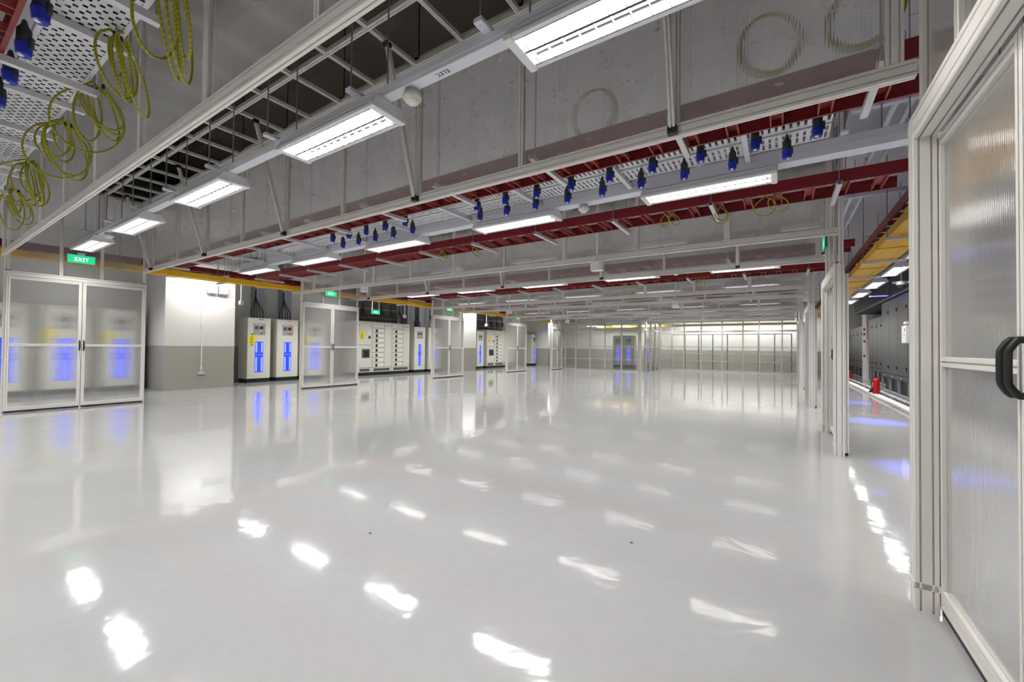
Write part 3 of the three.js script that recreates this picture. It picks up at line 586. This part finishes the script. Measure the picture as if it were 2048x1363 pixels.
// cabinet: local x along its width, front towards +z
function cabinet(label, z0, z1, h, o = {}) {
  const t = thing('power_cabinet', label, 'cabinet', [-14, 0, (z0 + z1) / 2], Math.PI / 2, o.group), w = (z0 - z1) / 2;
  box(t, 'plinth', -w + 0.01, w - 0.01, 0, 0.12, -0.55, -0.02, BLACK);
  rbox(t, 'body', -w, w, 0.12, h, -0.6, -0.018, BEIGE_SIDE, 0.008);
  rbox(t, 'door', -w + 0.005, w - 0.005, 0.13, h - 0.01, -0.017, 0.002, BEIGE, 0.006);
  const cx = 0.0;
  const m = mesh(t, 'meter_panel', new THREE.PlaneGeometry(0.33, 0.34), METERS); m.position.set(cx, h - 0.36, 0.0045); m.userData.label = 'grey meter panel with two displays';
  for (const [a, b, c, d] of [[-0.17, 0.17, h - 0.185, h - 0.175], [-0.17, 0.17, h - 0.545, h - 0.535], [-0.18, -0.165, h - 0.545, h - 0.175], [0.165, 0.18, h - 0.545, h - 0.175]]) box(t, 'meter_frame', cx + a, cx + b, c, d, 0.002, 0.012, GREY_PANEL);
  rbox(t, 'display', cx - 0.13, cx - 0.03, h - 0.35, h - 0.26, 0.005, 0.014, VENT, 0.003); rbox(t, 'display', cx + 0.02, cx + 0.11, h - 0.34, h - 0.27, 0.005, 0.014, BLACK, 0.003);
  if (o.orange) rbox(t, 'orange_tag', cx + 0.03, cx + 0.11, h - 0.46, h - 0.38, 0.005, 0.012, ORANGE, 0.003);
  // blue lit window with two pale reflectors
  const bl = new THREE.Group(); bl.name = 'lit_window'; t.add(bl); bl.userData.label = 'tall window glowing blue';
  const bw = o.bw ?? 0.125, y0 = 0.32, y1 = 1.30;
  box(bl, 'blue_backlight', -bw, bw, y0, y1, 0.0015, 0.004, BLUE_GLOW);
  for (const s of [-1, 1]) { box(bl, 'pale_strip', s * bw * 0.66 - bw * 0.2, s * bw * 0.66 + bw * 0.2, y0 + 0.03, 0.80, 0.004, 0.006, PALE_GLOW); box(bl, 'pale_strip', s * bw * 0.66 - bw * 0.2, s * bw * 0.66 + bw * 0.2, 0.96, y1 - 0.03, 0.004, 0.006, PALE_GLOW); }
  box(bl, 'latch_bar', -bw, bw, 0.875, 0.885, 0.004, 0.01, PALE_GLOW);
  for (const y of [0.25, 1.12, h - 0.28]) rod(t, 'lock', [-w + 0.05, y, 0.001], [-w + 0.05, y, 0.012], 0.014, STEEL);
  box(t, 'name_plate', -0.02, 0.12, h - 0.06, h - 0.04, 0.002, 0.006, o.orange ? ORANGE : DARK);
  if (o.sign) { const s = mesh(t, 'warning_sign', new THREE.PlaneGeometry(0.19, 0.31), WARN); s.position.set(-w + 0.13, 1.36, 0.0085); s.userData.label = 'yellow warning notice'; box(t, 'sign_backing', -w + 0.035, -w + 0.225, 1.205, 1.515, 0.002, 0.008, YELLOW_SIGN); box(t, 'sign_clip', -w + 0.11, -w + 0.16, 1.515, 1.545, 0.002, 0.012, BLACK); box(t, 'sign_clip', -w + 0.11, -w + 0.16, 1.175, 1.205, 0.002, 0.012, BLACK); }
  return t;
}
function bundle(label, x, z, topY, botY, n, group) {
  const t = thing('cable_bundle', label, 'cable', [x, botY, z], 0, group), H = topY - botY;
  for (let i = 0; i < n; i++) { const s = (i / (n - 1) - 0.4) * 0.36; tube(t, 'cable', [[0, 0, s * -1], [0, H * 0.25, s * -0.95], [-0.02, H * 0.5, s * -0.45 ], [-0.04, H * 0.7, -s * 0.12], [-0.04, H, -s * 0.1]], 0.014, BLACK, 18, 6); }
}
function wallDuct(label, z, w, d, y0, group) { const t = thing('wall_duct', label, 'cable duct', [-14.95, y0, z], 0, group); rbox(t, 'duct_box', 0.001, d, 0, CY - y0, -w / 2, w / 2, GREY_DUCT, 0.01); box(t, 'cover_seam', d, d + 0.004, 0, CY - y0, w / 2 - 0.05, w / 2 - 0.04, WHITE); return t; }
cabinet('grey cabinet with blue window and yellow warning sign beside the pillar', -6.30, -7.0, 2.06, { sign: true });
cabinet('grey cabinet with blue window and orange tag', -7.2, -7.92, 2.06, { orange: true });
cabinet('grey cabinet with blue window past the wide switchboard', -13.34, -14.02, 2.1, { bw: 0.1 });
cabinet('grey cabinet half hidden beside the third door', -14.24, -14.95, 2.1, { bw: 0.1 });
cabinet('grey cabinet with blue window next to the second pillar', -17.25, -17.78, 2.1, { bw: 0.1 });
cabinet('grey cabinet with blue window next to the second switchboard', -17.98, -18.6, 2.1, { bw: 0.1 });
cabinet('grey cabinet with blue window at the end of the switchgear row', -24.0, -24.55, 2.1, { bw: 0.1, sign: true });
cabinet('grey cabinet with blue window behind the first double door', -2.0, -2.75, 2.06, { sign: true, bw: 0.14 });
cabinet('grey cabinet glimpsed through the door next to the pillar', -2.98, -3.72, 2.06, { sign: true, bw: 0.14 });
cabinet('grey cabinet beside the post of the first double door', -1.08, -1.8, 2.06, { sign: true, bw: 0.16 });
cabinet('grey cabinet seen through the second double door', -8.15, -8.9, 2.06, { sign: true, bw: 0.13 });
[-6.65, -7.55].forEach((z, i) => { bundle(`${ord(i + 1)} black cables fanning down onto a grey cabinet beside the pillar`, -14.25, z, 3.0, 2.066, 5, 'cables above the first cabinets'); });
[-13.7, -14.6].forEach((z, i) => { bundle(`${ord(i + 1)} black cables dropping to the cabinets past the wide switchboard`, -14.25, z, 3.0, 2.105, 4, 'cables past the wide switchboard'); });
for (let k = 0; k < 6; k++) bundle(`${ord(k + 1)} black cables rising from the wide switchboard`, -14.35, -10.35 - k * 0.48, 3.0, 2.205, 4, 'cables above the wide switchboard');
for (let k = 0; k < 4; k++) bundle(`${ord(k + 1)} black cables rising from the second switchboard`, -14.35, -19.2 - k * 0.6, 3.0, 2.205, 4, 'cables above the second switchboard');
[-6.95, -7.85].forEach((z, i) => { wallDuct(`${ord(i + 1)} grey wall duct rising behind a cabinet beside the pillar`, z, 0.3, 0.35, 1.9, 'ducts behind the first cabinets'); });
[-13.55, -14.3].forEach((z, i) => { wallDuct(`${ord(i + 1)} grey wall duct rising past the wide switchboard`, z, 0.45, 0.5, 1.9, 'ducts past the wide switchboard'); });
[-17.4, -18.3].forEach((z, i) => { wallDuct(`${ord(i + 1)} grey wall duct next to the second switchboard`, z, 0.5, 0.5, 1.9, 'ducts by the second switchboard'); });
function switchboard(label, z0, zs, h) {
  // zs: widths of main, bucket, cable, bucket, cable columns
  const W = zs.reduce((a, b) => a + b), t = thing('switchboard', label, 'switchboard', [-14, 0, z0 - W / 2], Math.PI / 2);
  const L = -W / 2;
  box(t, 'plinth', L + 0.01, -L - 0.01, 0, 0.12, -0.7, -0.03, BLACK);
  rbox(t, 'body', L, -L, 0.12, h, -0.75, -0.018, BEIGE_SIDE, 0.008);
  box(t, 'seam_backing', L + 0.005, -L - 0.005, 0.13, h - 0.01, -0.0185, -0.0165, VENT);
  const panel = (a, b, y0, y1, n = 'panel') => rbox(t, n, a + 0.007, b - 0.007, y0 + 0.007, y1 - 0.007, -0.016, 0.002, BEIGE, 0.005);
  const knob = (x, y) => rod(t, 'lock', [x, y, 0.001], [x, y, 0.013], 0.016, STEEL);
  let x = L; const base = 0.32;
  zs.forEach((w, i) => {
    const a = x, b = x + w; x = b;
    if (i === 0) {
      panel(a, b, 0.32, 1.24, 'door'); panel(a, b, 1.24, h - 0.01, 'door');
      knob(a + 0.04, h - 0.16); knob(a + 0.04, 1.36); knob(a + 0.04, 0.45); knob(a + 0.04, 1.1);
      rbox(t, 'breaker_frame', a + 0.19, b - 0.1, 0.72, 1.08, 0.002, 0.02, VENT, 0.008); rbox(t, 'breaker_face', a + 0.27, b - 0.16, 0.75, 1.02, 0.018, 0.03, BLACK, 0.006);
      const s = mesh(t, 'warning_sign', new THREE.PlaneGeometry(0.2, 0.3), WARN); s.position.set(a + 0.2, 1.62, 0.006); s.userData.label = 'yellow warning notice';
      rbox(t, 'relay', b - 0.17, b - 0.07, 1.5, 1.6, 0.002, 0.02, DARK, 0.004); box(t, 'label_plate', b - 0.2, b - 0.04, 1.68, 1.8, 0.002, 0.004, WHITE);
      box(t, 'name_plate', a + 0.05, a + 0.45, h + 0.001, h + 0.04, -0.1, -0.05, DARK);
    } else if (i % 2) {
      panel(a, b, h - 0.26, h - 0.01, 'blank_panel'); knob(a + 0.06, h - 0.1);
      const n = 8, s = (h - 0.26 - base) / n;
      for (let k = 0; k < n; k++) {
        const y = base + k * s, u = rbox(t, 'breaker_drawer', a + 0.007, b - 0.007, y + 0.007, y + s - 0.007, -0.016, 0.004, BEIGE, 0.005);
        const hd = rbox(t, 'breaker_switch', a + w * 0.3, a + w * 0.43, y + s * 0.18, y + s * 0.72, 0.003, 0.03, BLACK, 0.006);
        box(t, 'label_plate', a + w * 0.55, b - 0.03, y + s * 0.35, y + s * 0.68, 0.004, 0.006, WHITE);
        knob(a + 0.06, y + s * 0.45);
      }
    } else { panel(a, b, base, h - 0.14, 'cable_door'); panel(a, b, h - 0.14, h - 0.01, 'blank_panel'); knob(a + 0.05, h - 0.3); knob(a + 0.05, 1.2); knob(a + 0.05, 0.5); }
    const vw = i % 2 ? zs[i] + (zs[i + 1] ?? 0) : w;
    if (i === 0 || i % 2) { panel(a, a + vw, 0.13, base); box(t, 'vent_grille', a + 0.1, a + vw - 0.1, 0.17, 0.28, 0.002, 0.006, VENT); for (let k = 0; k < 3; k++) box(t, 'vent_slat', a + 0.1, a + vw - 0.1, 0.19 + k * 0.035, 0.2 + k * 0.035, 0.005, 0.009, VENT); }
  });
  return t;
}
[[-10.2, -13.1, 'dark cable backboard above the wide switchboard'], [-18.85, -21.8, 'dark cable backboard above the second switchboard']].forEach(([a, b, l]) => { const t = thing('cable_backboard', l, 'backboard', [-14.94, 2.15, (a + b) / 2]); const h = (a - b) / 2; box(t, 'board', 0, 0.04, 0, CY - 2.16, -h, h, VENT); for (let k = 0; k < 3; k++) box(t, 'cable_rail', 0.04, 0.08, 0.25 + k * 0.4, 0.29 + k * 0.4, -h, h, STEEL); });
switchboard('wide cream switchboard with two columns of black breaker switches', -10.33, [0.67, 0.63, 0.4, 0.64, 0.38], 2.2);
switchboard('second cream switchboard with breaker columns past the pillar', -18.9, [0.75, 0.68, 0.3, 0.68, 0.36], 2.2);

// pillar fittings
{
  const c = thing('wall_conduit', 'white conduit with double socket running down the pillar', 'conduit', [-13.1, 0.42, -4.75]);
  rod(c, 'pipe', [0.016, 0.05, 0], [0.016, 2.3, 0], 0.013, WHITE, CYL); for (const y of [0.12, 0.75, 1.3]) rbox(c, 'saddle_clip', 0, 0.034, y, y + 0.03, -0.03, 0.03, WHITE, 0.004);
  rbox(c, 'socket_box', 0, 0.05, -0.04, 0.05, -0.08, 0.08, GREY_PANEL, 0.006); rod(c, 'socket_insert', [0.045, 0.005, 0.035], [0.055, 0.005, 0.035], 0.022, WHITE, CYL); rod(c, 'socket_insert', [0.045, 0.005, -0.035], [0.055, 0.005, -0.035], 0.022, WHITE, CYL);
  const e = thing('emergency_light', 'twin emergency light units high on the pillar', 'light', [-13.1, 2.58, -5.08]);
  for (const s of [0.13, -0.13]) { rbox(e, 'lamp_case', 0, 0.14, 0, 0.24, s - 0.115, s + 0.115, GREY_PANEL, 0.02); rbox(e, 'lamp_lens', 0.02, 0.16, 0.02, 0.11, s - 0.1, s + 0.1, WHITE, 0.02); }
}
// hanging sensors on rods
function sensor(label, x, y, z, top, s = 0.09, group) {
  const t = thing('hanging_sensor', label, 'sensor', [x, y, z], 0, group);
  rbox(t, 'sensor_box', -s, s, -s * 0.9, s * 0.9, -s * 0.7, s * 0.7, WHITE, 0.012); rbox(t, 'cover', -s * 0.6, s * 0.6, -s * 0.55, s * 0.55, s * 0.7, s * 0.8, CREAM, 0.01);
  rod(t, 'drop_pipe', [0, s * 0.8, 0], [0, top - y - 0.003, 0], 0.016, WHITE, CYL);
}
sensor('white sensor box on a pipe in front of the second-aisle curtain', -2.3, 2.44, -5.86, CY, 0.088);
sensor('white sensor box on a pipe near the second EXIT door', -7.6, 2.44, -5.75, CY, 0.075);
sensor('white sensor box hanging before the cabinet beside the pillar', -12.4, 2.35, -5.4, CY, 0.06);
sensor('white sensor box on a pipe past the second exit aisle', -2.2, 2.33, -10.9, CY, 0.085, 'sensors of the far bays');
sensor('white sensor box above the wide switchboard', -12.2, 2.36, -11.1, CY, 0.06);
[[-7.2, -10.9], [-7.6, -16.0], [-2.3, -16.0], [-12.6, -16.95]].forEach(([x, z], i) => { sensor(`${ord(i + 1)} white sensor box hanging in the far bays`, x, 2.33, z, CY, 0.075, 'far hanging sensors'); });

// ---------------------------------------------------------------- cooling corridor
function coolingUnit(label, z0, z1, x, h, n) {
  const t = thing('cooling_unit', label, 'air handler', [x, 0, (z0 + z1) / 2]), w = (z0 - z1) / 2, base = 0.46;
  box(t, 'body', 0.02, 1.6, base, h, -w, w, AHU_DARK);
  for (let k = 0; k < n; k++) {
    const a = -w + 2 * w * k / n, b = -w + 2 * w * (k + 1) / n;
    rbox(t, 'access_door', 0, 0.03, base + 0.12, h - 0.01, a + 0.006, b - 0.006, AHU, 0.006);
    for (const y of [base + 0.3, h - 0.35]) rbox(t, 'door_latch', -0.02, 0.002, y - 0.04, y + 0.04, b - 0.12, b - 0.08, BLACK, 0.006);
    box(t, 'base_tag', -0.003, 0.002, base + 0.035, base + 0.06, a + 0.3, a + 0.42, WHITE);
    box(t, 'base_post', 0, 0.05, 0.05, base, a - 0.015, a + 0.015, GREY_DUCT);
    box(t, 'filter_grille', 0.08, 0.1, 0.08, base - 0.02, a + 0.03, b - 0.03, AHU_DARK);
  }
  box(t, 'base_rail', 0, 0.05, base, base + 0.1, -w, w, AHU); box(t, 'foot_rail', 0, 0.06, 0.02, 0.08, -w, w, GREY_DUCT);
  return t;
}
coolingUnit('dark grey cooling unit with white control box on its doors', -4.5, -16.64, 2.6, 2.66, 12);
coolingUnit('dark grey cooling unit between control box and white column', -16.7, -21.7, 3.0, 2.46, 6);
coolingUnit('dark grey cooling unit past the white column', -23.3, -29, 3.0, 2.3, 5);
{
  const b = thing('bulkhead', 'black bulkhead above the cooling units', 'bulkhead', [2.55, 2.63, -10]); box(b, 'soffit_panel', 0, 2.6, 0.04, 0.6, -11.7, 8, AHU_DARK); box(b, 'edge_trim', -0.01, 0, 0.04, 0.07, -11.7, 8, STEEL);
  const c = thing('control_box', 'white control box with red mark on the dark cooling unit', 'control box', [2.6, 1.4, -13.45]); rbox(c, 'case', -0.1, -0.0205, 0, 0.42, -0.2, 0.2, WHITE, 0.01); box(c, 'red_label', -0.103, -0.1, 0.28, 0.36, 0.05, 0.13, FIRE_RED); rod(c, 'knob', [-0.1, 0.2, 0.08], [-0.115, 0.2, 0.08], 0.02, GREY_PANEL); rbox(c, 'indicator', -0.08, -0.0205, 0.46, 0.52, -0.12, 0.06, WHITE, 0.006);
  const wc = thing('white_column', 'white steel column with red call points between cooling units', 'column', [2.95, 0, -22.4]); rbox(wc, 'shaft', 0, 0.4, 0, CY, -0.5, 0.5, WHITE, 0.01);
  for (const y of [1.55, 1.85, 2.05, 0.95]) rbox(wc, 'call_point', -0.05, 0, y, y + 0.1, 0.1, 0.25, FIRE_RED, 0.008);
  const ext = (label, p) => {
    const t = thing('fire_extinguisher', label, 'fire extinguisher', p);
    mesh(t, 'cylinder', new THREE.LatheGeometry([[0, 0], [0.072, 0], [0.076, 0.01], [0.076, 0.34], [0.066, 0.385], [0.03, 0.41], [0.022, 0.43], [0, 0.43]].map(([x, y]) => new THREE.Vector2(x, y)), 24), FIRE_RED);
    rbox(t, 'valve', -0.02, 0.02, 0.425, 0.465, -0.02, 0.02, BLACK, 0.004); rbox(t, 'lever', -0.08, 0.03, 0.462, 0.474, -0.011, 0.011, BLACK, 0.003);
    tube(t, 'hose', [[0, 0.445, 0.02], [-0.07, 0.43, 0.06], [-0.1, 0.3, 0.07], [-0.085, 0.12, 0.07]], 0.011, BLACK, 20, 6); rod(t, 'nozzle', [-0.085, 0.12, 0.07], [-0.085, 0.05, 0.072], 0.018, BLACK);
    rbox(t, 'label_plate', -0.079, -0.07, 0.16, 0.28, -0.03, 0.03, CREAM, 0.002);
  };
  ext('red fire extinguisher on the kerb before the control-box unit', [2.14, 0.076, -14.45]); ext('red fire extinguisher beside the white column', [2.3, 0.0, -20.9]);
  const st = thing('wheel_stop', 'black wedge behind the red extinguisher', 'wedge', [2.16, 0.075, -14.95]); { const s = new THREE.Shape(); s.moveTo(-0.1, 0); s.lineTo(0.1, 0); s.lineTo(0.06, 0.26); s.lineTo(0.02, 0.26); s.closePath(); mesh(st, 'wedge_body', new THREE.ExtrudeGeometry(s, { depth: 0.12, bevelEnabled: true, bevelSize: 0.005, bevelThickness: 0.005, bevelSegments: 1 }), BLACK); }
  for (const [x, y, n] of [[2.3, 0.1, 'upper'], [2.42, 0.06, 'lower']]) { const p = thing('floor_pipe', n === 'upper' ? 'grey pipe on stands behind the white kerb' : 'thin grey pipe next to the feet of the cooling units', 'pipe', [x, y, -12]); rod(p, 'pipe_run', [0, 0, -9], [0, 0, 8], 0.028, GREY_PANEL, CYL); for (let z = -8; z < 8; z += 1) box(p, 'pipe_stand', -0.03, 0.03, -y, 0.03, z - 0.015, z + 0.015, STEEL); }
  const d = thing('dome_camera', 'white dome camera hanging below the yellow duct', 'camera', [2.18, 2.66, -11.9]);
  mesh(d, 'mount', new THREE.CylinderGeometry(0.1, 0.085, 0.07, 20), WHITE); const dm = mesh(d, 'dome', new THREE.SphereGeometry(0.075, 20, 10, 0, Math.PI * 2, Math.PI / 2, Math.PI / 2), DARK); dm.position.y = -0.035; rod(d, 'drop_pipe', [0, 0.03, 0], [0, CY - 2.663, 0], 0.014, WHITE);
  // blue marker tubes across the corridor
  const BT = new THREE.MeshStandardMaterial({ color: lin(0.05, 0.06, 0.4), emissive: lin(0.10, 0.12, 1), emissiveIntensity: 4 });
  for (const [i, z] of [-5.75, -9.3, -12.4, -15.2].entries()) {
    const b2 = thing('blue_lamp', `${ord(i + 1)} slim blue lamp bar along the cooling corridor`, 'lamp', [2.32, 2.74, z], 0, 'blue lamp bars'); rod(b2, 'lamp_tube', [-0.19, 0, 0], [0.19, 0, 0], 0.014, BT, CYL); for (const s of [-1, 1]) rbox(b2, 'end_cap', s * 0.18 - 0.02, s * 0.18 + 0.02, -0.022, 0.022, -0.022, 0.022, WHITE, 0.005); for (const s of [-1, 1]) rod(b2, 'hanger_rod', [s * 0.18, 0.02, 0], [s * 0.18, CY - 2.74, 0], 0.005, STEEL);
    const l = new THREE.RectAreaLight(lin(0.12, 0.16, 1), 8, 0.36, 0.03); l.rotation.x = -Math.PI / 2; l.position.y = -0.02; b2.add(l);
    const sp = new THREE.SpotLight(lin(0.10, 0.14, 1), 85, 0, 0.2, 0.7, 2); sp.position.set(-0.02, -0.03, 0); sp.target.position.set(-0.95, -2.74, 0); sp.castShadow = true; b2.add(sp, sp.target);
  }
  [[3.55, -5.2], [3.4, -7.6], [3.3, -10]].forEach(([y, z], i) => { const s = thing('ceiling_strut', `${ord(i + 1)} pale strut bridging the cooling corridor ceiling`, 'strut', [2.0, y, z], 0, 'struts over the cooling corridor'); box(s, 'channel', -1.4, 1.6, 0, 0.05, -0.03, 0.03, TRUNK); for (const x of [-1.2, 0.2, 1.3]) rod(s, 'threaded_rod', [x, 0, 0], [x, CY - y, 0], 0.006, STEEL); });
}

[[0.95, 3.62, 0.03], [1.08, 3.62, 0.022], [2.05, 3.7, 0.035]].forEach(([x, y, r], i) => { const p = thing('ceiling_conduit', `${ord(i + 1)} pale conduit under the cooling corridor ceiling`, 'conduit', [x, y, -11], 0, 'conduits over the cooling corridor'); rod(p, 'pipe_run', [0, 0, -13], [0, 0, 9], r, TRUNK, CYL); for (let z = -12; z < 9; z += 3) { rod(p, 'threaded_rod', [0, r, z], [0, CY - y - 0.003, z], 0.005, STEEL); box(p, 'pipe_clamp', -r - 0.01, r + 0.01, -r - 0.006, r + 0.006, z - 0.015, z + 0.015, STRUT); } });
// ---------------------------------------------------------------- clear partitions at the far end
function partition(label, x0, x1, z, posts, rails, top) {
  const t = thing('end_partition', label, 'partition', [(x0 + x1) / 2, 0, z]), h = (x1 - x0) / 2;
  const xs = posts.map((x) => x - (x0 + x1) / 2);
  xs.forEach((x, i) => bar(t, 'post', [x, 0, 0], [x, top, 0], 0.07, 0.07, ALU_DARK));
  for (const y of rails) for (let i = 0; i + 1 < xs.length; i++) bar(t, 'rail', [xs[i] + 0.035, y, 0], [xs[i + 1] - 0.035, y, 0], 0.05, y > 2 ? 0.09 : 0.035, ALU_DARK);
  for (let i = 0; i + 1 < xs.length; i++) { box(t, 'pane', xs[i] + 0.03, xs[i + 1] - 0.03, 0.05, top - 0.02, -0.003, 0.003, CLEAR); box(t, 'sill_rail', xs[i] + 0.035, xs[i + 1] - 0.035, 0, 0.07, -0.03, 0.03, ALU_DARK); }
  return t;
}
const spaced = (a, b, n) => Array.from({ length: n + 1 }, (_, i) => a + (b - a) * i / n);
partition('clear partition with aluminium posts closing the side room', -11.0, -6.1, -21.35, [-11, -10.25, -9.6, -8.75, -7.9, -7.0, -6.1], [0.62, 1.3, 2.22], CY);
partition('clear end partition with many posts before the far white wall', -5.9, 0.75, -25.2, [-5.9, -5.25, -4.6, -3.7, -2.65, -1.65, -0.9, 0.1, 0.75], [0.55, 0.95, 1.35, 2.2], CY);
{
  const t = thing('corner_partition', 'stepped clear partition returning towards the far end wall', 'partition', [-6.0, 0, -23.3]);
  for (const z of [1.95, 1.0, 0, -1.0, -1.9]) bar(t, 'post', [0, 0, z], [0, CY, z], 0.08, 0.08, ALU_DARK);
  for (let i = 0; i < 4; i++) { const z = [1.95, 1.0, 0, -1.0, -1.9]; box(t, 'pane', -0.003, 0.003, 0.05, CY, z[i] - 0.04, z[i + 1] + 0.04, CLEAR); bar(t, 'rail', [0, 1.3, z[i] - 0.04], [0, 1.3, z[i + 1] + 0.04], 0.05, 0.035, ALU_DARK); bar(t, 'rail', [0, 2.22, z[i] - 0.04], [0, 2.22, z[i + 1] + 0.04], 0.05, 0.08, ALU_DARK); }
}

[[-8.95, 'first'], [-8.25, 'second'], [-6.9, 'third']].forEach(([x, n]) => { const c = cabinet(`${n} blue-windowed cabinet behind the side-room partition`, 0.35, -0.35, 2.06, { bw: 0.09, group: 'cabinets of the side room' }); c.position.set(x, 0, -26.6); c.rotation.y = 0; });
{
  const t = thing('inner_frame', 'dark slim-post frame behind the clear end partition', 'frame', [-2.6, 0, -27.2]);
  for (let k = 0; k < 9; k++) bar(t, 'post', [-3.1 + k * 0.78, 0, 0], [-3.1 + k * 0.78, 2.12, 0], 0.05, 0.05, AHU);
  for (const y of [0.5, 2.1]) for (let k = 0; k < 8; k++) bar(t, 'rail', [-3.075 + k * 0.78, y, 0], [-2.345 + k * 0.78, y, 0], 0.04, 0.04, AHU);
}
// ---------------------------------------------------------------- scraps on the floor
[['tiny blue scrap lying on the grey floor', [-2.2, 0, -1.738], BLUE], ['tiny dark scrap lying on the grey floor', [-0.768, 0, -2.56], DARK]].forEach(([l, p, m]) => { const t = thing('floor_scrap', l, 'scrap', p, 0.5); const g = new THREE.IcosahedronGeometry(0.009, 1); mesh(t, 'scrap_bit', g, m).scale.set(1, 0.35, 0.7); t.children[0].position.y = 0.003; });

renderer.render(scene, camera);
